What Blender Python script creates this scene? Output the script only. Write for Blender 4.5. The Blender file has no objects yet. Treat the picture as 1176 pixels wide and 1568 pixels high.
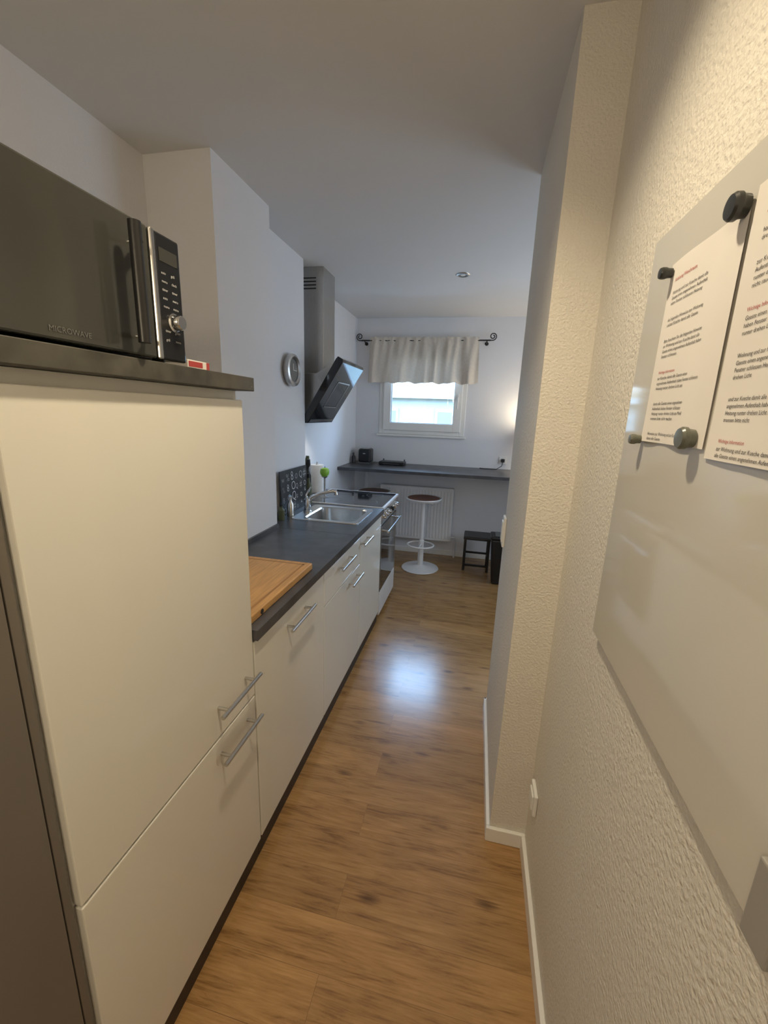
import bpy, bmesh, math, random
from mathutils import Vector, Matrix
random.seed(4)
S=bpy.context.scene
col=S.collection
try:
    S.view_settings.view_transform='Standard'
    S.view_settings.look='None'
    S.view_settings.exposure=0.0
except Exception: pass

# ---------------------------------------------------------------- materials
def newmat(name):
    m=bpy.data.materials.new(name);m.use_nodes=True
    nt=m.node_tree
    return m,nt,nt.nodes['Principled BSDF']
def coords(nt,scale=(1,1,1)):
    tc=nt.nodes.new('ShaderNodeTexCoord');mp=nt.nodes.new('ShaderNodeMapping')
    mp.inputs['Scale'].default_value=scale
    nt.links.new(tc.outputs['Object'],mp.inputs[0]);return mp
def pbr(name,c,rough=.5,metal=0,var=.04,vs=6,bump=0,bs=100,bd=.002,coat=0,stretch=(1,1,1),spec=None):
    m,nt,b=newmat(name)
    mp=coords(nt,stretch)
    n=nt.nodes.new('ShaderNodeTexNoise');n.inputs['Scale'].default_value=vs;n.inputs['Detail'].default_value=3
    nt.links.new(mp.outputs[0],n.inputs[0])
    r=nt.nodes.new('ShaderNodeValToRGB')
    r.color_ramp.elements[0].position=.3;r.color_ramp.elements[1].position=.7
    r.color_ramp.elements[0].color=(*[x*(1-var) for x in c],1)
    r.color_ramp.elements[1].color=(*[min(1,x*(1+var)) for x in c],1)
    nt.links.new(n.outputs[0],r.inputs[0]);nt.links.new(r.outputs[0],b.inputs['Base Color'])
    b.inputs['Roughness'].default_value=rough;b.inputs['Metallic'].default_value=metal
    if coat: b.inputs['Coat Weight'].default_value=coat;b.inputs['Coat Roughness'].default_value=.05
    if spec is not None: b.inputs['Specular IOR Level'].default_value=spec
    if bump:
        n2=nt.nodes.new('ShaderNodeTexNoise');n2.inputs['Scale'].default_value=bs;n2.inputs['Detail'].default_value=2
        nt.links.new(mp.outputs[0],n2.inputs[0])
        bp=nt.nodes.new('ShaderNodeBump');bp.inputs['Strength'].default_value=bump;bp.inputs['Distance'].default_value=bd
        nt.links.new(n2.outputs[0],bp.inputs['Height']);nt.links.new(bp.outputs[0],b.inputs['Normal'])
    return m
M={}
M['wall']=pbr('wall_paint',(.72,.69,.63),.6,0,.01,2,.75,130,.004)
M['wall_far']=pbr('wall_paint_far',(.77,.77,.79),.7,0,.01,2,.25,110,.003)
M['ceil']=pbr('ceiling_paint',(.70,.695,.69),.85,0,.01,2,.08,140,.002)
M['trim']=pbr('trim_white',(.84,.83,.80),.35,0,.01)
M['door']=pbr('gloss_white_front',(.82,.81,.745),.06,0,.006,1.5,spec=.6)
M['carc']=pbr('carcass_white',(.74,.73,.69),.45)
M['taupe']=pbr('taupe_panel',(.17,.15,.13),.5,0,.05,3)
M['plinth']=pbr('plinth_dark',(.035,.026,.02),.5)
M['steel']=pbr('brushed_steel',(.60,.59,.57),.28,1,.06,40,stretch=(1,12,1))
M['chrome']=pbr('chrome',(.78,.78,.78),.12,1,.02)
M['hoodsteel']=pbr('hood_steel',(.52,.505,.48),.3,1,.06,30,stretch=(12,12,1))
M['black']=pbr('black_plastic',(.012,.012,.013),.35)
M['blackglass']=pbr('black_glass',(.012,.013,.016),.06,0,.05,coat=.4)
M['mwglass']=pbr('microwave_glass',(.048,.049,.045),.10,0,.05,coat=.4)
M['grey']=pbr('grey_plastic',(.16,.16,.155),.4)
M['lightgrey']=pbr('light_grey_plastic',(.30,.29,.27),.4)
M['top']=pbr('worktop_slate',(.065,.065,.07),.33,0,.35,9,.1,60,.001)
M['slab']=pbr('slab_slate',(.07,.066,.055),.5,0,.5,14,.3,60,.002)
M['white']=pbr('white_plastic',(.82,.82,.80),.3)
M['metalwhite']=pbr('white_enamel',(.80,.80,.80),.25)
M['board']=pbr('whiteboard_glass',(.62,.60,.55),.07,0,.005,coat=.3)
M['paper']=pbr('paper',(.78,.75,.72),.8,0,.02,8,.1,30,.002)
M['ink']=pbr('ink',(.04,.04,.045),.8)
M['red']=pbr('red_ink',(.45,.06,.06),.7)
M['iron']=pbr('wrought_iron',(.012,.012,.012),.5)
M['green']=pbr('green_apple',(.28,.55,.06),.35,0,.2,8)
M['towel']=pbr('paper_towel',(.82,.81,.79),.9,0,.03,20,.4,120,.003)
M['seat']=pbr('walnut_seat',(.24,.10,.055),.4,0,.25,5,stretch=(2,16,2))
M['chalk']=pbr('chalkboard',(.03,.032,.035),.4,0,.3,20)
M['chalkink']=pbr('chalk_white',(.6,.6,.6),.8)
M['magnet']=pbr('magnet_black_grey',(.030,.031,.030),.3)
M['magnet2']=pbr('magnet_olive',(.13,.135,.11),.28)
M['facade']=pbr('facade_render',(.29,.315,.30),.9)
M['facadeglass']=pbr('facade_window',(.16,.20,.19),.6)
M['facadetrim']=pbr('facade_trim',(.36,.385,.37),.8)
M['bamboo']=pbr('bamboo',(.60,.33,.11),.4,0,.16,7,stretch=(14,1.2,6))
M['bamboo2']=pbr('bamboo_groove',(.40,.20,.06),.5,0,.1,7)
M['utensil']=pbr('olive_plastic',(.09,.10,.045),.5)

def glassmat():
    m,nt,b=newmat('window_glass')
    nt.nodes.remove(b);out=nt.nodes['Material Output']
    t=nt.nodes.new('ShaderNodeBsdfTransparent');g=nt.nodes.new('ShaderNodeBsdfGlossy');g.inputs['Roughness'].default_value=.02
    fr=nt.nodes.new('ShaderNodeFresnel');fr.inputs[0].default_value=1.3
    mx=nt.nodes.new('ShaderNodeMixShader')
    nt.links.new(fr.outputs[0],mx.inputs[0]);nt.links.new(t.outputs[0],mx.inputs[1]);nt.links.new(g.outputs[0],mx.inputs[2]);nt.links.new(mx.outputs[0],out.inputs[0])
    return m
M['glass']=glassmat()
def clothmat():
    m,nt,b=newmat('curtain_cloth')
    out=nt.nodes['Material Output'];b.inputs['Roughness'].default_value=.9
    mp=coords(nt,(1,1,1));w=nt.nodes.new('ShaderNodeTexNoise');w.inputs['Scale'].default_value=60
    nt.links.new(mp.outputs[0],w.inputs[0])
    r=nt.nodes.new('ShaderNodeValToRGB');r.color_ramp.elements[0].color=(.60,.54,.47,1);r.color_ramp.elements[1].color=(.74,.68,.60,1)
    nt.links.new(w.outputs[0],r.inputs[0]);nt.links.new(r.outputs[0],b.inputs['Base Color'])
    t=nt.nodes.new('ShaderNodeBsdfTranslucent');t.inputs[0].default_value=(.72,.54,.40,1)
    mx=nt.nodes.new('ShaderNodeMixShader');mx.inputs[0].default_value=.06
    nt.links.new(b.outputs[0],mx.inputs[1]);nt.links.new(t.outputs[0],mx.inputs[2]);nt.links.new(mx.outputs[0],out.inputs[0])
    return m
M['cloth']=clothmat()
def floormat():
    m,nt,b=newmat('oak_laminate')
    L=nt.links.new
    mp=coords(nt,(1,1,1))
    br=nt.nodes.new('ShaderNodeTexBrick')
    br.offset=.37;br.offset_frequency=2;br.squash=1
    br.inputs['Scale'].default_value=1;br.inputs['Brick Width'].default_value=1.15;br.inputs['Row Height'].default_value=.135
    br.inputs['Mortar Size'].default_value=.0009;br.inputs['Mortar Smooth'].default_value=.3;br.inputs['Bias'].default_value=0
    br.inputs['Color1'].default_value=(0,0,0,1);br.inputs['Color2'].default_value=(1,1,1,1);br.inputs['Mortar'].default_value=(.5,.5,.5,1)
    mpb=coords(nt,(1,1,1));mpb.inputs['Location'].default_value=(.31,.02,0)
    L(mpb.outputs[0],br.inputs[0])
    sh=nt.nodes.new('ShaderNodeVectorMath');sh.operation='MULTIPLY_ADD'
    sh.inputs[1].default_value=(7.3,3.1,0)
    L(br.outputs['Color'],sh.inputs[0]);L(mp.outputs[0],sh.inputs[2])
    def mapped(sc):
        q=nt.nodes.new('ShaderNodeMapping');q.inputs['Scale'].default_value=sc;L(sh.outputs[0],q.inputs[0]);return q
    g=nt.nodes.new('ShaderNodeTexNoise');g.inputs['Scale'].default_value=1;g.inputs['Detail'].default_value=8;g.inputs['Roughness'].default_value=.72;g.inputs['Distortion'].default_value=1.0
    L(mapped((3.0,30,1)).outputs[0],g.inputs[0])
    g2=nt.nodes.new('ShaderNodeTexNoise');g2.inputs['Scale'].default_value=1;g2.inputs['Detail'].default_value=4;g2.inputs['Distortion'].default_value=1.8
    L(mapped((2.2,8,1)).outputs[0],g2.inputs[0])
    fine=nt.nodes.new('ShaderNodeTexNoise');fine.inputs['Scale'].default_value=1;fine.inputs['Detail'].default_value=5
    L(mapped((9,170,1)).outputs[0],fine.inputs[0])
    r=nt.nodes.new('ShaderNodeValToRGB')
    e=r.color_ramp.elements;e[0].position=.36;e[0].color=(.16,.078,.025,1);e[1].position=.63;e[1].color=(.52,.305,.125,1)
    x=e.new(.48);x.color=(.37,.208,.077,1)
    add=nt.nodes.new('ShaderNodeMath');add.operation='ADD'
    m1=nt.nodes.new('ShaderNodeMath');m1.operation='MULTIPLY';m1.inputs[1].default_value=.48;L(g.outputs[0],m1.inputs[0])
    m2=nt.nodes.new('ShaderNodeMath');m2.operation='MULTIPLY';m2.inputs[1].default_value=.30;L(g2.outputs[0],m2.inputs[0])
    m3=nt.nodes.new('ShaderNodeMath');m3.operation='MULTIPLY_ADD';m3.inputs[1].default_value=.22;L(fine.outputs[0],m3.inputs[0]);L(m2.outputs[0],m3.inputs[2])
    L(m1.outputs[0],add.inputs[0]);L(m3.outputs[0],add.inputs[1]);L(add.outputs[0],r.inputs[0])
    v=nt.nodes.new('ShaderNodeTexVoronoi');v.inputs['Scale'].default_value=1;L(mapped((3.2,8.5,1)).outputs[0],v.inputs[0])
    wob=nt.nodes.new('ShaderNodeMath');wob.operation='MULTIPLY_ADD';wob.inputs[1].default_value=.16;L(fine.outputs[0],wob.inputs[0]);L(v.outputs['Distance'],wob.inputs[2])
    kr=nt.nodes.new('ShaderNodeValToRGB');kr.color_ramp.elements[0].position=.11;kr.color_ramp.elements[0].color=(.22,.17,.15,1)
    kr.color_ramp.elements[1].position=.24;kr.color_ramp.elements[1].color=(1,1,1,1)
    L(wob.outputs[0],kr.inputs[0])
    mx=nt.nodes.new('ShaderNodeMix');mx.data_type='RGBA';mx.blend_type='MULTIPLY';mx.inputs[0].default_value=.8
    L(r.outputs[0],mx.inputs[6]);L(kr.outputs[0],mx.inputs[7])
    pt=nt.nodes.new('ShaderNodeValToRGB');pt.color_ramp.elements[0].color=(.86,.86,.86,1);pt.color_ramp.elements[1].color=(1.06,1.04,1.02,1)
    L(br.outputs['Color'],pt.inputs[0])
    mx2=nt.nodes.new('ShaderNodeMix');mx2.data_type='RGBA';mx2.blend_type='MULTIPLY';mx2.inputs[0].default_value=1
    L(mx.outputs[2],mx2.inputs[6]);L(pt.outputs[0],mx2.inputs[7])
    mo=nt.nodes.new('ShaderNodeMix');mo.data_type='RGBA';mo.inputs[7].default_value=(.14,.075,.035,1)
    mf=nt.nodes.new('ShaderNodeMath');mf.operation='MULTIPLY';mf.inputs[1].default_value=.5;L(br.outputs['Fac'],mf.inputs[0])
    L(mf.outputs[0],mo.inputs[0]);L(mx2.outputs[2],mo.inputs[6]);L(mo.outputs[2],b.inputs['Base Color'])
    b.inputs['Roughness'].default_value=.22;b.inputs['Specular IOR Level'].default_value=.8
    bp=nt.nodes.new('ShaderNodeBump');bp.inputs['Strength'].default_value=.12;bp.inputs['Distance'].default_value=.002
    L(add.outputs[0],bp.inputs['Height']);L(bp.outputs[0],b.inputs['Normal'])
    return m
M['floor']=floormat()
def emis(name,c,s):
    m,nt,b=newmat(name);b.inputs['Base Color'].default_value=(*c,1)
    b.inputs['Emission Color'].default_value=(*c,1);b.inputs['Emission Strength'].default_value=s;return m
M['lampglow']=emis('lamp_glow',(1,.85,.6),6)

# ---------------------------------------------------------------- helpers
def group(name,loc):
    e=bpy.data.objects.new(name,None);e.empty_display_size=.05;e.location=loc;col.objects.link(e);return e
def finish(o,parent=None,bevel=0,smooth=False,seg=2):
    col.objects.link(o)
    if parent is not None:
        o.parent=parent;o.matrix_parent_inverse=Matrix.Translation(parent.location).inverted()
    if bevel:
        b=o.modifiers.new('bevel','BEVEL');b.width=bevel;b.segments=seg;b.limit_method='ANGLE';b.angle_limit=math.radians(40)
    if smooth:
        for p in o.data.polygons:p.use_smooth=True
    return o
def meshobj(name,bm,mat,parent=None,bevel=0,smooth=False,seg=2):
    bmesh.ops.recalc_face_normals(bm,faces=bm.faces[:])
    me=bpy.data.meshes.new(name);bm.to_mesh(me);bm.free()
    mats=mat if isinstance(mat,(list,tuple)) else [mat]
    for x in mats: me.materials.append(M[x])
    return finish(bpy.data.objects.new(name,me),parent,bevel,smooth,seg)
def addbox(bm,x0,x1,y0,y1,z0,z1,mi=0):
    vs=[bm.verts.new(p) for p in [(x0,y0,z0),(x1,y0,z0),(x1,y1,z0),(x0,y1,z0),(x0,y0,z1),(x1,y0,z1),(x1,y1,z1),(x0,y1,z1)]]
    for f in [(0,3,2,1),(4,5,6,7),(0,1,5,4),(1,2,6,5),(2,3,7,6),(3,0,4,7)]:
        bm.faces.new([vs[i] for i in f]).material_index=mi
def box(name,x0,x1,y0,y1,z0,z1,mat,parent=None,bevel=0,seg=2):
    bm=bmesh.new();addbox(bm,min(x0,x1),max(x0,x1),min(y0,y1),max(y0,y1),min(z0,z1),max(z0,z1))
    return meshobj(name,bm,mat,parent,bevel,seg=seg)
def boxes(name,lst,mat,parent=None,bevel=0):
    bm=bmesh.new()
    for b in lst:addbox(bm,*b)
    return meshobj(name,bm,mat,parent,bevel)
def frame(d):
    d=d.normalized();a=Vector((0,0,1)) if abs(d.z)<.9 else Vector((1,0,0))
    u=d.cross(a).normalized();return u,d.cross(u).normalized()
def tube(name,pts,r,mat,parent=None,n=12,closed=False):
    pts=[Vector(p) for p in pts];bm=bmesh.new();rings=[]
    N=len(pts);pu=None
    for i,p in enumerate(pts):
        if closed: d=pts[(i+1)%N]-pts[i-1]
        else: d=pts[min(i+1,N-1)]-pts[max(i-1,0)]
        d.normalize()
        if pu is None: u,_=frame(d)
        else:
            u=(pu-d*pu.dot(d)).normalized()
        w=d.cross(u);pu=u
        rr=r[i] if isinstance(r,(list,tuple)) else r
        rings.append([bm.verts.new(p+u*rr*math.cos(2*math.pi*k/n)+w*rr*math.sin(2*math.pi*k/n)) for k in range(n)])
    for i in range(N if closed else N-1):
        a,b=rings[i],rings[(i+1)%N]
        for k in range(n):bm.faces.new([a[k],a[(k+1)%n],b[(k+1)%n],b[k]])
    if not closed:
        bm.faces.new(rings[0]);bm.faces.new(rings[-1])
    o=meshobj(name,bm,mat,parent,smooth=True)
    md=o.modifiers.new('es','EDGE_SPLIT');md.split_angle=math.radians(50)
    return o
def lathe(name,c,prof,mat,parent=None,n=32,axis='z'):
    bm=bmesh.new();rings=[]
    c=Vector(c)
    def P(r,h,a):
        x,y=r*math.cos(a),r*math.sin(a)
        if axis=='z':return c+Vector((x,y,h))
        if axis=='x':return c+Vector((h,x,y))
        return c+Vector((x,h,y))
    for r,h in prof:
        if r<1e-6: rings.append([bm.verts.new(P(0,h,0))])
        else: rings.append([bm.verts.new(P(r,h,2*math.pi*k/n)) for k in range(n)])
    for a,b in zip(rings,rings[1:]):
        for k in range(n):
            k2=(k+1)%n
            if len(a)==1 and len(b)==1:continue
            if len(a)==1:bm.faces.new([a[0],b[k],b[k2]])
            elif len(b)==1:bm.faces.new([a[k],a[k2],b[0]])
            else:bm.faces.new([a[k],a[k2],b[k2],b[k]])
    o=meshobj(name,bm,mat,parent,smooth=True)
    md=o.modifiers.new('es','EDGE_SPLIT');md.split_angle=math.radians(35)
    return o
def prism_y(name,pts,y0,y1,mat,parent=None,bevel=0):
    bm=bmesh.new()
    a=[bm.verts.new((x,y0,z)) for x,z in pts];b=[bm.verts.new((x,y1,z)) for x,z in pts]
    bm.faces.new(a);bm.faces.new(b[::-1]);n=len(pts)
    for i in range(n):bm.faces.new([a[i],b[i],b[(i+1)%n],a[(i+1)%n]])
    return meshobj(name,bm,mat,parent,bevel)
def text(name,body,size,mtx,mat,parent=None,deform=None,ls=1.0,bold=0.0):
    cu=bpy.data.curves.new(name,'FONT');cu.body=body;cu.size=size;cu.space_line=ls;cu.offset=bold
    cu.resolution_u=2
    t=bpy.data.objects.new(name+'_c',cu);col.objects.link(t);bpy.context.view_layer.update()
    dg=bpy.context.evaluated_depsgraph_get()
    me=bpy.data.meshes.new_from_object(t.evaluated_get(dg))
    bpy.data.objects.remove(t)
    me.transform(mtx)
    if deform:
        for v in me.vertices: v.co=deform(v.co)
    me.materials.clear();me.materials.append(M[mat])
    return finish(bpy.data.objects.new(name,me),parent)
def mat_posx(x,y,z):
    return Matrix(((0,0,1,x),(1,0,0,y),(0,1,0,z),(0,0,0,1)))
def mat_negx(x,y,z):
    return Matrix(((0,0,-1,x),(-1,0,0,y),(0,1,0,z),(0,0,0,1)))

C=2.5;YB=4.54
# ---------------------------------------------------------------- room
box('floor',-1.6,1.5,-1.5,4.8,-.1,0,'floor')
box('ceiling',-1.6,1.5,-1.5,4.8,C,C+.1,'ceil')
box('wall_left',-1.6,-1.38,-1.5,1.659,0,C,'wall_far')
box('wall_left_pilaster',-1.6,-1.08,1.659,2.124,0,C,'wall_far')
box('wall_left_middle',-1.6,-1.2,2.124,2.82,0,C,'wall_far')
box('wall_left_far',-1.6,-1.33,2.82,YB,0,C,'wall_far')
box('wall_right',.29,.5,-1.5,1.307,0,C,'wall')
box('wall_right_column',.165,1.3,1.307,2.034,0,C,'wall')
ay0,ay1,az0,az1=2.55,3.75,.95,2.2  # opening for the invented fill window, out of view
boxes('wall_right_far',[(1.3,1.5,2.034,ay0,0,C),(1.3,1.5,ay1,YB,0,C),(1.3,1.5,ay0,ay1,0,az0),(1.3,1.5,ay0,ay1,az1,C)],'wall_far')
box('wall_behind',-1.38,.29,-1.5,-1.3,0,C,'wall_far')
wx0,wx1,wz0,wz1=-1.06,-.14,1.33,2.26
boxes('wall_back',[(-1.6,wx0,YB,YB+.26,0,C),(wx1,1.5,YB,YB+.26,0,C),(wx0,wx1,YB,YB+.26,0,wz0),(wx0,wx1,YB,YB+.26,wz1,C)],'wall_far')
def bb(name,x0,x1,y0,y1): box(name,x0,x1,y0,y1,0,.06,'trim',bevel=.003)
bb('baseboard_right',.276,.29,-1.3,1.293)
boxes('baseboard_column',[(.151,.29,1.293,1.307,0,.06),(.151,.165,1.307,2.048,0,.06),(.151,1.3,2.034,2.048,0,.06)],'trim',bevel=.003)
bb('baseboard_back',-1.33,1.3,YB-.014,YB)
bb('baseboard_left',-1.33,-1.316,3.45,YB-.014)

# window ----------------------------------------------------------
g=group('window_1',(-.6,YB,1.33))
def ring(name,x0,x1,z0,z1,w,y0,y1,mat,bev=.004):
    boxes(name,[(x0,x0+w,y0,y1,z0,z1),(x1-w,x1,y0,y1,z0,z1),(x0+w,x1-w,y0,y1,z0,z0+w),(x0+w,x1-w,y0,y1,z1-w,z1)],mat,g,bev)
ring('frame',wx0,wx1,wz0,wz1,.055,YB-.01,YB+.06,'trim')
ring('sash',wx0+.045,wx1-.045,wz0+.04,wz1-.045,.08,YB-.028,YB+.04,'trim')
ring('gasket',wx0+.123,wx1-.123,wz0+.118,wz1-.123,.006,YB+.0,YB+.03,'grey',0)
box('glass_pane',wx0+.12,wx1-.12,YB+.01,YB+.014,wz0+.115,wz1-.12,'glass',g)
box('handle_base',wx1-.10,wx1-.075,YB-.035,YB-.028,1.68,1.76,'trim',g,.003)
tube('handle_lever',[(wx1-.088,YB-.03,1.72),(wx1-.088,YB-.06,1.72),(wx1-.088,YB-.062,1.61)],.008,'trim',g)
box('sill',wx0-.02,wx1+.02,YB-.03,YB-.0,1.305,1.328,'trim',g,.004)
g=group('added_fill_window',(1.3,3.15,.95))  # invented window, out of view, added to hold a cool fill light
boxes('frame',[(1.31,1.37,ay0,ay0+.06,az0,az1),(1.31,1.37,ay1-.06,ay1,az0,az1),(1.31,1.37,ay0+.06,ay1-.06,az0,az0+.06),(1.31,1.37,ay0+.06,ay1-.06,az1-.06,az1),(1.31,1.37,3.13,3.17,az0+.06,az1-.06)],'trim',g,.003)

# outside building
g=group('neighbour_building',(-2,12,-6))
box('facade',-11,6,12,13,-6,1.98,'facade',g)
box('roof_edge',-11.2,6.2,11.8,13.1,1.98,2.12,'facadetrim',g)
for i,x in enumerate((-7.4,-5.3,-3.25,-1.2,.9)):
    box('window_frame_%d'%i,x,x+1.0,11.94,12,.55,1.7,'facadetrim',g)
    box('window_glass_%d'%i,x+.07,x+.46,11.92,11.95,.62,1.63,'facadeglass',g)
    box('window_glassb_%d'%i,x+.54,x+.93,11.92,11.95,.62,1.63,'facadeglass',g)

# ---------------------------------------------------------------- handles
def bar_handle(name,y0,y1,z,xf,parent):
    xo=xf+.034
    tube(name+'_bar',[(xo,y0-.012,z),(xo,y1+.012,z)],.006,'steel',parent)
    for i,y in enumerate((y0+.02,y1-.02)):
        tube(name+'_post%d'%i,[(xf-.001,y,z),(xo,y,z)],.005,'steel',parent)

XF=-.621
g=group('tall_fridge_cabinet',(-1,.74,0))
box('carcass',-1.36,XF-.02,.434,1.041,.081,1.585,'carc',g)
box('plinth',-1.3,XF-.013,.434,1.041,0,.08,'plinth',g)
box('door_upper',XF-.018,XF,.436,1.040,.662,1.562,'door',g,.0025)
box('door_lower',XF-.018,XF,.436,1.040,.083,.656,'door',g,.0025)
bar_handle('handle_upper',.835,1.01,.752,XF,g)
bar_handle('handle_lower',.835,1.01,.606,XF,g)
box('top_slab',-1.37,-.600,.39,1.068,1.586,1.621,'slab',g,.0015)
g=group('tall_side_cupboard',(-1,.05,0))
box('body',-1.36,XF-.022,-.42,.428,.0,1.58,'taupe',g)
box('side_panel',-1.36,XF-.012,.416,.430,0,1.58,'taupe',g,.001)
box('front',XF-.021,XF-.010,-.418,.413,.03,1.575,'taupe',g,.002)

# microwave
g=group('microwave_oven',(-.85,.56,1.621))
mx=-.625;y0,y1=.30,.832;z0,z1=1.630,1.862
box('housing',-1.02,mx-.022,y0+.003,y1-.003,z0+.002,z1-.002,'black',g,.006)
box('door_front',mx-.022,mx,y0,.747,z0,z1,'mwglass',g,.004)
box('steel_strip',mx-.02,mx+.004,.7485,.7605,z0,z1,'steel',g,.003)
box('control_panel',mx-.022,mx,.762,y1,z0,z1,'blackglass',g,.004)
box('display',mx,mx+.001,.772,.822,z1-.05,z1-.026,'mwglass',g)
for r in range(7):
    for c in range(2):
        yy=.780+c*.027;zz=z1-.068-r*.0152 if r<5 else z1-.174-(r-5)*.017
        text('button_label_%d_%d'%(r,c),random.choice(['menu','auto','grill','timer','g/min','clock']),.007,mat_posx(mx+.001,yy-.006,zz-.004),'chalkink',g)
lathe('knob',(mx,.800,z0+.075),[(.018,0),(.018,.003),(.0145,.005),(.014,.018),(.012,.021),(0,.021)],'chrome',g,axis='x')
hx=mx+.034
tube('handle_bar',[(hx,.678,z0+.018),(hx,.678,z1-.022)],.0105,'black',g)
for i,zz in enumerate((z0+.034,z1-.040)):
    tube('handle_post%d'%i,[(mx,.712,zz),(mx+.014,.710,zz),(hx,.682,zz)],.006,'chrome',g)
text('front_label','MICROWAVE',.012,mat_posx(mx+.001,.53,z0+.012),'grey',g)
for i,(xx,yy) in enumerate([(-.66,.33),(-.66,.79),(-.98,.33),(-.98,.79)]):
    lathe('foot%d'%i,(xx,yy,1.6212),[(.012,0),(.012,.012),(0,.012)],'black',g,16)
g=group('small_carton',(-.68,.92,1.621))
box('carton_body',-.72,-.655,.875,.955,1.6215,1.645,'paper',g,.001)
box('carton_print',-.6552,-.6545,.878,.928,1.630,1.642,'red',g)
box('carton_stripe',-.6552,-.6545,.943,.954,1.624,1.6445,'red',g)

# base cabinets
g=group('kitchen_base_cabinet',(-.85,1.9,0))
boxes('carcass',[(-1.30,XF-.02,1.046,1.655,.085,.844),(-1.07,XF-.02,1.655,2.12,.085,.844),(-1.19,XF-.02,2.12,2.816,.085,.66)],'carc',g)
box('plinth',-1.05,XF-.013,1.043,2.816,0,.084,'plinth',g)
D=[('door_a',1.047,1.655,.086,.838),('drawer_b',1.661,2.262,.668,.838),('door_b',1.661,2.262,.086,.662),('door_c',2.268,2.814,.086,.838)]
for n,a,b,c,d in D: box(n,XF-.018,XF,a,b,c,d,'door',g,.002)
box('top_rail',XF-.019,XF-.016,1.047,2.816,.838,.846,'carc',g)
bar_handle('handle_a',1.26,1.46,.772,XF,g)
bar_handle('handle_b',1.84,2.05,.785,XF,g)
bar_handle('handle_c',2.03,2.21,.622,XF,g)
bar_handle('handle_d',2.25,2.43,.785,XF,g)

# worktop with sink cut-out
sx0,sx1,sy0,sy1=-1.06,-.685,2.36,2.73
xw=-.606
bm=bmesh.new()
def wt(x0,x1,y0,y1): addbox(bm,x0,x1,y0,y1,.846,.881)
wt(-1.378,xw,1.045,1.657);wt(-1.078,xw,1.657,2.124);wt(-1.198,xw,2.126,sy0)
wt(-1.198,sx0,sy0,sy1);wt(sx1,xw,sy0,sy1);wt(-1.198,xw,sy1,2.822)
wt(-1.328,-1.212,2.824,3.40)
meshobj('kitchen_worktop',bm,'top')
boxes('trim_1',[(-1.08,-1.068,1.657,2.122,.8815,.905),(-1.2,-1.188,2.135,2.815,.8815,.905)],'top')

# sink
g=group('kitchen_sink',(-.87,2.53,.88))
bm=bmesh.new()
zt=.8865
ox0,ox1,oy0,oy1=-1.10,-.665,2.335,2.755
ix0,ix1,iy0,iy1=-1.02,-.70,2.375,2.715
def rr(x0,x1,y0,y1,r,z,n=5):
    out=[]
    for cx,cy,a0 in ((x1-r,y1-r,0),(x0+r,y1-r,90),(x0+r,y0+r,180),(x1-r,y0+r,270)):
        for k in range(n+1):
            a=math.radians(a0+90*k/n);out.append(bm.verts.new((cx+r*math.cos(a),cy+r*math.sin(a),z)))
    return out
loops=[rr(ox0,ox1,oy0,oy1,.02,.8812),rr(ox0+.003,ox1-.003,oy0+.003,oy1-.003,.02,zt),rr(ix0-.008,ix1+.008,iy0-.008,iy1+.008,.05,zt-.001),rr(ix0,ix1,iy0,iy1,.05,zt-.008),
 rr(ix0+.012,ix1-.012,iy0+.012,iy1-.012,.05,.75),rr(ix0+.04,ix1-.04,iy0+.04,iy1-.04,.05,.735)]
for a,b in zip(loops,loops[1:]):
    n=len(a)
    for k in range(n):bm.faces.new([a[k],a[(k+1)%n],b[(k+1)%n],b[k]])
bm.faces.new(loops[-1])
meshobj('sink_bowl',bm,'steel',g,smooth=False)
lathe('drain',(-.86,2.545,.736),[(.04,0),(.04,.002),(.03,.003),(0,.001)],'chrome',g)
g=group('kitchen_tap',(-1.06,2.52,.885))
lathe('tap_base',(-1.065,2.53,.8868),[(.026,0),(.026,.006),(.021,.01),(.021,.075),(.019,.085),(0,.088)],'chrome',g)
tube('spout',[(-1.065,2.53,.955),(-1.04,2.54,.985),(-.98,2.555,1.012),(-.90,2.575,1.03),(-.885,2.58,1.025),(-.882,2.58,1.005)],[.014,.0135,.013,.012,.012,.012],'chrome',g)
tube('lever',[(-1.065,2.53,.97),(-1.075,2.53,1.0),(-1.045,2.54,1.05)],[.010,.008,.006],'chrome',g)

# cutting board
g=group('bamboo_cutting_board',(-.8,1.33,.881))
box('board',-1.0,-.642,1.075,1.575,.8815,.909,'bamboo',g,.004)
bm=bmesh.new()
for a in ((-.975,-.667,1.10,1.108),(-.975,-.667,1.542,1.55),(-.975,-.967,1.10,1.55),(-.675,-.667,1.10,1.55)):
    addbox(bm,a[0],a[1],a[2],a[3],.9085,.9095)
meshobj('groove',bm,'bamboo2',g)
lathe('badge',(-.6415,1.14,.895),[(0,0),(.009,0),(.009,.0012),(0,.0012)],'black',g,axis='x')

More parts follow.
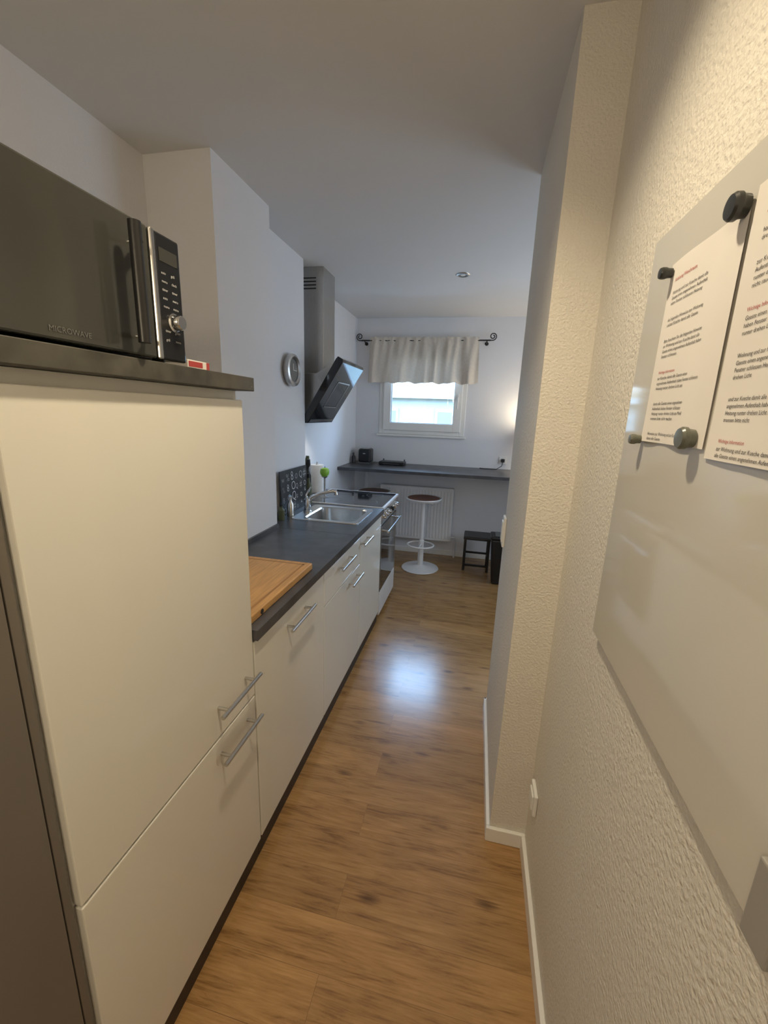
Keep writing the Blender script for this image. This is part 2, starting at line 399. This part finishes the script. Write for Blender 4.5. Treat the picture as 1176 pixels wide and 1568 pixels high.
# cooker
g=group('electric_cooker',(-.92,3.11,0))
cy0,cy1=2.828,3.395
box('body',-1.205,XF-.02,cy0,cy1,.03,.868,'metalwhite',g,.003)
box('feet_plinth',-1.18,XF-.06,cy0+.01,cy1-.01,0,.03,'plinth',g)
boxes('hob_rim',[(-1.208,-1.19,cy0-.002,cy1+.002,.868,.886),(-.625,-.609,cy0-.002,cy1+.002,.868,.886),(-1.19,-.625,cy0-.002,cy0+.012,.868,.886),(-1.19,-.625,cy1-.012,cy1+.002,.868,.886)],'metalwhite',g,.002)
box('hob_glass',-1.19,-.625,cy0+.012,cy1-.012,.868,.8855,'blackglass',g)
for i,(xx,yy,r) in enumerate([(-.78,2.97,.09),(-.78,3.26,.07),(-1.04,2.97,.07),(-1.04,3.26,.09)]):
    bm=bmesh.new();n=40
    a=[bm.verts.new((xx+r*math.cos(2*math.pi*k/n),yy+r*math.sin(2*math.pi*k/n),.8858)) for k in range(n)]
    b=[bm.verts.new((xx+(r-.003)*math.cos(2*math.pi*k/n),yy+(r-.003)*math.sin(2*math.pi*k/n),.8858)) for k in range(n)]
    for k in range(n):bm.faces.new([a[k],a[(k+1)%n],b[(k+1)%n],b[k]])
    meshobj('ring_%d'%i,bm,'grey',g)
box('control_panel',XF-.02,XF,cy0,cy1,.752,.866,'steel',g,.003)
for i in range(6):
    yy=cy0+.055+i*.091
    lathe('knob_%d'%i,(XF,yy,.81),[(.02,0),(.02,.006),(.016,.008),(.015,.024),(0,.025)],'chrome' if i!=3 else 'black',g,20,axis='x')
box('oven_door',XF-.02,XF,cy0+.002,cy1-.002,.235,.745,'blackglass',g,.004)
boxes('door_side_trim',[(XF,XF+.0015,cy0+.002,cy0+.012,.235,.745),(XF,XF+.0015,cy1-.012,cy1-.002,.235,.745)],'steel',g)
box('drawer',XF-.02,XF,cy0+.002,cy1-.002,.045,.228,'metalwhite',g,.003)
tube('oven_handle',[(XF+.045,cy0+.03,.70),(XF+.045,cy1-.03,.70)],.009,'steel',g)
for i,yy in enumerate((cy0+.06,cy1-.06)): tube('oven_handle_post%d'%i,[(XF,yy,.70),(XF+.045,yy,.70)],.007,'steel',g)

# hood
g=group('range_hood',(-1.2,3.08,1.46))
box('chimney',-1.328,-1.115,2.965,3.20,1.80,C-.001,'hoodsteel',g,.002)
boxes('vent_slots',[(-1.29,-1.17,2.9635,2.966,2.36+i*.022,2.368+i*.022) for i in range(4)],'black',g)
prism_y('hood_body',[(-1.328,1.50),(-1.215,1.50),(-.99,1.845),(-1.02,1.87),(-1.15,1.80),(-1.328,1.80)],2.90,3.27,'hoodsteel',g,.003)
prism_y('glass_panel',[(-1.215,1.455),(-1.185,1.455),(-.925,1.865),(-.925,1.885),(-.96,1.905),(-.975,1.89),(-1.23,1.475)],2.825,3.345,'blackglass',g,.003)
def onpanel(u,off=0.002):
    x=-1.185+(.26)*u;z=1.455+.41*u
    nx,nz=.41,-.26;l=math.hypot(nx,nz)
    return x+nx/l*off,z+nz/l*off
bm=bmesh.new()
def panelquad(u0,u1,ya,yb,off):
    a=onpanel(u0,off);b=onpanel(u1,off)
    vs=[bm.verts.new(p) for p in ((a[0],ya,a[1]),(a[0],yb,a[1]),(b[0],yb,b[1]),(b[0],ya,b[1]))]
    bm.faces.new(vs)
for s in ((.28,.30),(.70,.72)): panelquad(s[0],s[1],2.95,3.22,.003)
panelquad(.28,.72,2.95,2.956,.003);panelquad(.28,.72,3.214,3.22,.003)
meshobj('filter_frame',bm,'steel',g)
bm=bmesh.new();panelquad(.02,.07,2.84,3.33,.003);meshobj('edge_strip',bm,'steel',g)

# wall clock
g=group('wall_clock',(-1.2,2.56,1.78))
lathe('clock_case',(-1.2,2.56,1.785),[(0,0),(.06,0),(.092,.012),(.1,.03),(.096,.045),(.082,.05),(.07,.04)],'steel',g,axis='x')
lathe('clock_face',(-1.2,2.56,1.785),[(.07,.036),(0,.036)],'grey',g,axis='x')
box('hand_hour',-1.163,-1.162,2.557,2.563,1.785,1.825,'white',g)
box('hand_minute',-1.163,-1.162,2.56,2.61,1.783,1.787,'white',g)

# decorative board leaning
g=group('decorative_chalk_board',(-1.17,2.6,.88))
bm=bmesh.new()
def lean(y,z,o=0): return (-1.165-(z-.9)*.06+o,y,z)
vs=[]
for o in (0,.006):
    vs.append([bm.verts.new(lean(y,z,o)) for y,z in ((2.36,.8815),(2.775,.8815),(2.775,1.165),(2.36,1.165))])
a,b=vs
bm.faces.new(a);bm.faces.new(b)
for k in range(4):bm.faces.new([a[k],a[(k+1)%4],b[(k+1)%4],b[k]])
meshobj('panel',bm,'chalk',g)
def dl(co):
    co=co.copy();co.x=-1.165-(co.z-.9)*.06+.0075;return co
sym=['O','&','%','o','x','Q','S','8','*','w','#','U']
k=0
for r in range(4):
    for c in range(6):
        text('doodle_%d_%d'%(r,c),sym[(k*5+r)%len(sym)],.052+.016*((k*7)%3),mat_posx(0,2.375+c*.066,.895+r*.066),'chalkink',g,dl,bold=-.0012);k+=1

# worktop small things
def bottle(name,x,y,z,r,h,mat,cap='black',neck=.45):
    g=group(name,(x,y,z))
    lathe('bottle_body',(x,y,z+.0005),[(0,0),(r,0),(r,h*.6),(r*neck,h*.75),(r*neck,h*.88),(0,h*.88)],mat,g,20)
    lathe('cap',(x,y,z+h*.86),[(r*neck*1.15,0),(r*neck*1.15,h*.14),(0,h*.14)],cap,g,20)
bottle('soap_dispenser',-1.125,2.40,.881,.022,.13,'steel','chrome')
bottle('spice_bottle',-1.135,2.29,.881,.02,.10,'utensil')
bottle('oil_bottle',-1.165,2.79,.881,.024,.22,'utensil','black',.4)
bottle('vinegar_bottle',-1.28,3.05,.881,.028,.27,'black','steel',.4)
g=group('utensil_pot',(-1.265,2.90,.881))
lathe('pot',(-1.262,2.905,.8812),[(0,0),(.045,0),(.05,.12),(.046,.12),(.042,.01),(0,.01)],'steel',g)
for i in range(6):
    a=i*1.05;tube('utensil_%d'%i,[(-1.262,2.905,.895),(-1.262+.032*math.cos(a),2.905+.032*math.sin(a),1.10),(-1.262+.048*math.cos(a),2.905+.048*math.sin(a),1.15+.02*(i%3)),(-1.262+.052*math.cos(a),2.905+.052*math.sin(a),1.19+.02*(i%3))],[.005,.005,.018,.012],['black','utensil','black','bamboo','utensil','steel'][i],g)
g=group('paper_towel_roll',(-1.27,3.22,.881))
lathe('roll',(-1.268,3.22,.887),[(.018,0),(.055,0),(.055,.225),(.018,.225),(.018,0)],'towel',g)
lathe('stand',(-1.268,3.22,.8812),[(0,0),(.057,0),(.057,.005),(.007,.006),(.007,.25),(0,.255)],'steel',g)
g=group('green_apple',(-1.17,3.0,.881))
lathe('holder',(-1.13,3.03,.8862),[(0,0),(.035,0),(.008,.01),(.008,.15),(.03,.165),(0,.165)],'steel',g)
lathe('apple',(-1.13,3.03,1.05),[(0,.004),(.02,0),(.033,.016),(.037,.038),(.030,.060),(.013,.066),(0,.058)],'green',g)
tube('stem',[(-1.13,3.03,1.108),(-1.127,3.03,1.128)],.002,'black',g,6)

# ---------------------------------------------------------------- desk
g=group('window_counter',(0,4.2,1.0))
box('counter_top',-1.329,1.298,3.915,YB-.001,.980,1.01,'top',g,.002)
boxes('bracket',[(x,x+.03,4.1,YB-.002,.95,.979) for x in (-1.2,-.05,1.1)]+[(x,x+.03,YB-.03,YB-.002,.72,.95) for x in (-1.2,1.1)],'metalwhite',g)
g=group('black_toaster',(-1.16,4.42,1.01))
box('toaster_body',-1.235,-1.10,4.33,4.48,1.016,1.165,'black',g,.02,4)
box('slot',-1.20,-1.13,4.35,4.46,1.164,1.167,'steel',g)
box('toaster_base',-1.23,-1.105,4.335,4.475,1.0105,1.02,'grey',g)
box('lever',-1.18,-1.155,4.318,4.332,1.11,1.12,'steel',g,.003)
bottle('small_bottle',-1.285,4.33,1.0102,.02,.11,'black')
g=group('wifi_router',(-.86,4.38,1.01))
box('router_case',-1.0,-.73,4.30,4.46,1.0105,1.045,'black',g,.008,3)
box('router_led',-.95,-.78,4.2985,4.301,1.022,1.026,'grey',g)
for i,xx in enumerate((-.98,-.75)): tube('antenna_%d'%i,[(xx,4.455,1.04),(xx,4.462,1.06)],.006,'black',g,8)
g=group('wall_socket',(.28,YB,1.1))
box('plate',.24,.32,YB-.012,YB-.001,1.065,1.145,'white',g,.004)
lathe('recess',(.28,YB-.0125,1.105),[(.02,0),(.022,-.001),(.024,0)],'carc',g,24,axis='y')
box('plug',.262,.298,YB-.05,YB-.013,1.085,1.12,'black',g,.006)
tube('cable',[(.28,YB-.05,1.09),(.27,YB-.07,1.05),(.22,YB-.08,1.016),(.10,YB-.07,1.0145),(.05,YB-.05,1.0145)],.004,'black',g,8)
g=group('desk_lamp',(.56,4.30,1.01))
lx,ly=.56,4.30
lathe('lamp_foot',(lx,ly,1.0105),[(0,0),(.07,0),(.07,.012),(.01,.02),(.008,.30),(0,.30)],'iron',g)
lathe('lamp_shade',(lx,ly,1.30),[(.10,0),(.065,.15)],'cloth',g)
lathe('bulb',(lx,ly,1.32),[(0,0),(.025,.015),(.03,.04),(.02,.065),(0,.075)],'lampglow',g,20)

# ---------------------------------------------------------------- bar stools
def stool(name,x,y,h):
    g=group(name,(x,y,0))
    lathe('base',(x,y,.0005),[(0,0),(.185,0),(.19,.006),(.185,.012),(.08,.022),(.03,.04),(.028,.30),(.02,.31),(.02,h-.04),(.05,h-.03),(0,h-.028)],'metalwhite',g,40)
    lathe('seat_shell',(x,y,h-.03),[(0,0),(.10,0),(.165,.012),(.178,.03),(.174,.038),(.16,.034)],'metalwhite',g,40)
    lathe('seat',(x,y,h-.0),[(0,0),(.11,.0),(.158,.006),(.160,-.006),(0,-.012)],'seat',g,40)
    R=.13;tube('footrest',[(x+R*math.cos(t*math.pi/16),y-.06+R*math.sin(t*math.pi/16)*.9,.27) for t in range(32)],.009,'metalwhite',g,10,True)
    tube('footrest_arm',[(x,y,.27),(x,y-.17,.27)],.009,'metalwhite',g,8)
    tube('gas_lever',[(x+.02,y,h-.05),(x+.10,y-.03,h-.06)],.005,'chrome',g,8)
stool('bar_stool',-.468,4.04,.735)
stool('bar_stool',-1.02,4.22,.735)

# radiator
g=group('radiator',(-.6,4.47,.17))
rx0,rx1=-1.005,-.195
box('panel',rx0,rx1,4.445,4.46,.185,.775,'metalwhite',g,.006)
box('core',rx0+.01,rx1-.01,4.46,4.51,.20,.765,'metalwhite',g)
boxes('ribs',[(rx0+.03+i*.034,rx0+.048+i*.034,4.439,4.446,.215,.745) for i in range(23)],'metalwhite',g,.003)
boxes('top_grille',[(rx0+.004,rx1-.004,4.447,4.512,.765,.778)],'metalwhite',g,.003)
boxes('wall_bracket',[(rx0+.12,rx0+.15,4.51,4.539,.3,.7),(rx1-.15,rx1-.12,4.51,4.539,.3,.7)],'metalwhite',g)
tube('valve_pipe',[(rx1-.002,4.48,.23),(rx1+.04,4.48,.23),(rx1+.045,4.48,.20),(rx1+.045,4.48,0)],.009,'metalwhite',g)
lathe('thermostat',(rx0-.06,4.48,.72),[(0,0),(.02,0),(.022,.05),(0,.05)],'white',g,20,axis='x')

# black step stool + bin
g=group('folding_step_stool',(.1,4.2,0))
box('step_top',-.05,.22,4.10,4.36,.33,.36,'black',g,.01)
boxes('legs',[(-.045,-.02,4.11,4.135,0,.33),(.19,.215,4.11,4.135,0,.33),(-.045,-.02,4.325,4.35,0,.33),(.19,.215,4.325,4.35,0,.33)],'black',g,.004)
boxes('cross_bars',[(-.02,.19,4.115,4.13,.05,.07),(-.02,.19,4.33,4.345,.12,.14),(-.04,-.025,4.135,4.325,.12,.14),(.195,.21,4.135,4.325,.12,.14)],'black',g)
g=group('waste_bin',(.33,3.90,0))
def taper(name,cx,cy,a0,b0,a1,b1,z0,z1,mat,parent):
    bm=bmesh.new()
    v0=[bm.verts.new((cx+sx*a0,cy+sy*b0,z0)) for sx,sy in ((-1,-1),(1,-1),(1,1),(-1,1))]
    v1=[bm.verts.new((cx+sx*a1,cy+sy*b1,z1)) for sx,sy in ((-1,-1),(1,-1),(1,1),(-1,1))]
    bm.faces.new(v0);bm.faces.new(v1)
    for k in range(4):bm.faces.new([v0[k],v0[(k+1)%4],v1[(k+1)%4],v1[k]])
    return meshobj(name,bm,mat,parent,.015)
taper('bin_body',.335,3.90,.095,.08,.13,.10,0,.44,'black',g)
box('bin_lid',.20,.47,3.795,4.005,.441,.47,'black',g,.012,3)
box('bin_flap',.24,.44,3.82,3.98,.47,.477,'grey',g,.004)

# ---------------------------------------------------------------- curtain
g=group('window_curtain',(-.6,4.46,2.27))
bm=bmesh.new()
nx,nz=220,20
def cpos(i,j):
    u=i/nx;v=j/nz
    xt=-1.165+u*1.105;xb=-1.185+u*1.145
    x=xt*(1-v)+xb*v
    ph=u*2*math.pi*6+2.2*math.sin(u*9+.6)+1.1*math.sin(u*21)
    pinch=math.exp(-((v-.055)/.03)**2)
    y=4.456+(.006+.022*v)*math.sin(ph+.5*v*math.sin(u*14))+.006*math.sin(u*83+v*4)*(1-v*.5)-.004*math.sin(u*150)*(v<.12)
    y=y*(1-pinch)+(4.456+.003*math.sin(u*150))*pinch
    z=2.302-(.444+.006*math.sin(u*30)+.004*math.sin(u*61))*v+.004*math.sin(u*140)*(1-v)**6
    return (x,y,z)
G=[[bm.verts.new(cpos(i,j)) for j in range(nz+1)] for i in range(nx+1)]
for i in range(nx):
    for j in range(nz):bm.faces.new([G[i][j],G[i+1][j],G[i+1][j+1],G[i][j+1]])
meshobj('cloth',bm,'cloth',g,smooth=True)
tube('rod',[(-1.26,4.466,2.272),(.05,4.466,2.272)],.007,'iron',g)
for s,xe in ((-1,-1.26),(1,.05)):
    pts=[]
    for k in range(34):
        t=k/33;a=-math.pi/2+t*math.pi*3.0;r=.036*(1-t*.72)
        pts.append((xe+s*(.02+.0+r*math.cos(a)),4.466,2.272+.036+r*math.sin(a)-.0))
    pts=[(xe,4.466,2.272)]+pts
    tube('finial_%s'%('a' if s<0 else 'b'),pts,.005,'iron',g,8)
for i,xx in enumerate((-1.225,.015)):
    tube('bracket_%d'%i,[(xx,4.466,2.266),(xx,4.50,2.25),(xx,YB-.002,2.25)],.006,'iron',g,8)
    lathe('rosette_%d'%i,(xx,YB-.001,2.25),[(0,-.004),(.018,-.004),(.018,0)],'iron',g,16,axis='y')

# ceiling downlights
def downlight(name,x,y,on):
    g=group(name,(x,y,C))
    lathe('bezel',(x,y,C-.0005),[(.036,-.006),(.044,-.006),(.05,-.003),(.052,0)],'steel',g)
    lathe('reflector',(x,y,C-.0005),[(.036,-.006),(.028,-.001),(0,-.001)],'lampglow' if on else 'grey',g)
    if not on: lathe('lamp_lens',(x,y,C-.002),[(0,-.003),(.016,-.003),(.018,0)],'white',g)
downlight('ceiling_downlight',-.19,3.24,False)
downlight('ceiling_downlight',-.19,.72,True)

# ---------------------------------------------------------------- whiteboard
g=group('glass_whiteboard',(.28,.44,1.1))
box('glass',.275,.280,-.05,.890,1.104,1.843,'board',g,.001)
box('backing',.280,.2896,-.03,.870,1.124,1.823,'lightgrey',g)
box('pen_box',.264,.2748,.31,.343,1.104,1.186,'lightgrey',g,.002)
XBd=.2745
def curl(co):
    co=co.copy();zz=max(0,1.58-co.z);
    co.x-= .0006+.25*zz*zz*(1+.5*math.sin(co.y*60))+.0012*(1+math.sin(co.y*40+co.z*9));return co
def curl_ink(co):
    c2=curl(co);c2.x-=.0005;return c2
def sheet(name,y0,y1,z0,z1):
    g=group(name,(XBd,y0,z0));bm=bmesh.new();n,m=14,20
    V=[[bm.verts.new(curl(Vector((XBd,y0+(y1-y0)*i/n,z0+(z1-z0)*j/m)))) for j in range(m+1)] for i in range(n+1)]
    for i in range(n):
        for j in range(m):bm.faces.new([V[i][j],V[i+1][j],V[i+1][j+1],V[i][j+1]])
    meshobj('sheet',bm,'paper',g,smooth=True);return g
words='Bitte beachten Sie die folgenden Hinweise zur Wohnung und zur Kueche damit alle Gaeste einen angenehmen Aufenthalt haben Fenster schliessen Heizung runter drehen Licht aus Muell trennen bitte nicht rauchen und die Ruhezeiten ab zehn Uhr einhalten vielen Dank'.split()
def para(n,w):
    out=[];k=random.randrange(20)
    for i in range(n):
        s='';lim=w*(random.uniform(.75,1) if i<n-1 else random.uniform(.3,.8))
        while len(s)<lim: s+=words[k%len(words)]+' ';k+=1
        out.append(s)
    return '\n'.join(out)
def fill(g,ystart,ztop,title,paras,w,size):
    z=ztop
    text('title',title,size*1.1,mat_negx(XBd,ystart,z),'red',g,curl_ink);z-=.018
    for i,(n,red) in enumerate(paras):
        if red:
            text('subhead_%d'%i,'Wichtige Information',size*.9,mat_negx(XBd,ystart,z),'red',g,curl_ink);z-=.009
        text('text_%d'%i,para(n,w),size,mat_negx(XBd,ystart,z),'ink',g,curl_ink,ls=1.15)
        z-=n*.0078+.015
g=sheet('paper_note',.592,.792,1.510,1.778)
fill(g,.768,1.748,'Anleitung Waschraum',[(3,0),(2,0),(4,0),(3,1),(4,0),(2,0)],38,.0066)
g=sheet('paper_note',.378,.584,1.500,1.790)
fill(g,.560,1.755,'Anleitung WLAN und Hausordnung',[(2,0),(4,0),(3,1),(4,0),(4,0),(2,1)],40,.0066)
def magnet(y,z,r,mat):
    g=group('board_magnet',(XBd-.004,y,z))
    lathe('magnet_cap',(XBd-.0035,y,z),[(0,-.0001),(r*.8,0),(r*.85,-.006),(r,-.009),(r,-.014),(r*.85,-.017),(0,-.018)],mat,g,28,axis='x')
magnet(.785,1.765,.0085,'magnet');magnet(.602,1.778,.0145,'magnet')
magnet(.795,1.512,.0085,'magnet2');magnet(.617,1.522,.0145,'magnet2')

g=group('wall_outlet',(.29,1.22,.31))
box('cover',.277,.2895,1.185,1.262,.268,.348,'white',g,.004)
box('rocker',.272,.278,1.198,1.249,.281,.335,'white',g,.003)
g=group('light_switch',(.165,1.97,1.0))
box('cover',.152,.1645,1.93,2.01,.95,1.09,'white',g,.004)
box('rocker',.147,.153,1.943,1.997,.97,1.07,'white',g,.003)

# ---------------------------------------------------------------- lights
def light(name,typ,loc,energy,color,**k):
    l=bpy.data.lights.new(name,typ);l.energy=energy;l.color=color
    for a,b in k.items(): setattr(l,a,b)
    o=bpy.data.objects.new(name,l);o.location=loc;col.objects.link(o);return o
light('downlight_beam','SPOT',(-.19,.72,2.47),52,(1,.83,.57),spot_size=math.radians(130),spot_blend=1,shadow_soft_size=.035)
light('hall_lamp','POINT',(-.5,-.7,1.9),16,(1,.81,.55),shadow_soft_size=.12)
light('desk_lamp_bulb','POINT',(lx,ly,1.44),11,(1,.82,.56),shadow_soft_size=.035)
light('hood_light','SPOT',(-1.16,3.08,1.45),2.5,(1,.9,.75),spot_size=math.radians(120),spot_blend=.8,shadow_soft_size=.03)
a=light('alcove_fill_light','AREA',(1.40,(ay0+ay1)/2,(az0+az1)/2),18,(.64,.80,1),shape='RECTANGLE',size=ay1-ay0,size_y=az1-az0)  # added cool fill for the far room, set in the invented alcove window
a.rotation_euler=Matrix(((0,0,1),(1,0,0),(0,1,0))).to_euler()
p=light('window_portal','AREA',((wx0+wx1)/2,YB+.2,(wz0+wz1)/2),1,(1,1,1),shape='RECTANGLE',size=wx1-wx0,size_y=wz1-wz0)
p.rotation_euler=(math.radians(-90),0,0)
p.data.cycles.is_portal=True
box('added_fill_window_back',1.42,1.5,ay0,ay1,az0,az1,'trim',bpy.data.objects['added_fill_window'])  # closes the invented opening behind the fill light

w=bpy.data.worlds.new('daylight');S.world=w;w.use_nodes=True
nt=w.node_tree;bg=nt.nodes['Background']
tc=nt.nodes.new('ShaderNodeTexCoord');sp=nt.nodes.new('ShaderNodeSeparateXYZ');rp=nt.nodes.new('ShaderNodeValToRGB')
e=rp.color_ramp.elements
e[0].position=.05;e[0].color=(.060,.075,.080,1)
e[1].position=.40;e[1].color=(.38,.63,1,1)
x=e.new(.15);x.color=(.25,.38,.52,1)
nt.links.new(tc.outputs['Generated'],sp.inputs[0]);nt.links.new(sp.outputs[2],rp.inputs[0]);nt.links.new(rp.outputs[0],bg.inputs[0])
bg.inputs[1].default_value=22

# ---------------------------------------------------------------- camera
R=Matrix.Rotation(.21125,3,'Z')@Matrix.Rotation(-.23257,3,'X')@Matrix.Rotation(-.03484,3,'Y')
cx,cy,cz=R.col[0],R.col[2],-R.col[1]
mt=Matrix((( cx[0],cy[0],cz[0],0),(cx[1],cy[1],cz[1],0),(cx[2],cy[2],cz[2],1.54),(0,0,0,1)))
cam=bpy.data.cameras.new('camera');cam.sensor_fit='HORIZONTAL';cam.sensor_width=36;cam.lens=36*636.874/1176;cam.clip_start=.02
co=bpy.data.objects.new('camera',cam);co.matrix_world=mt;col.objects.link(co);S.camera=co
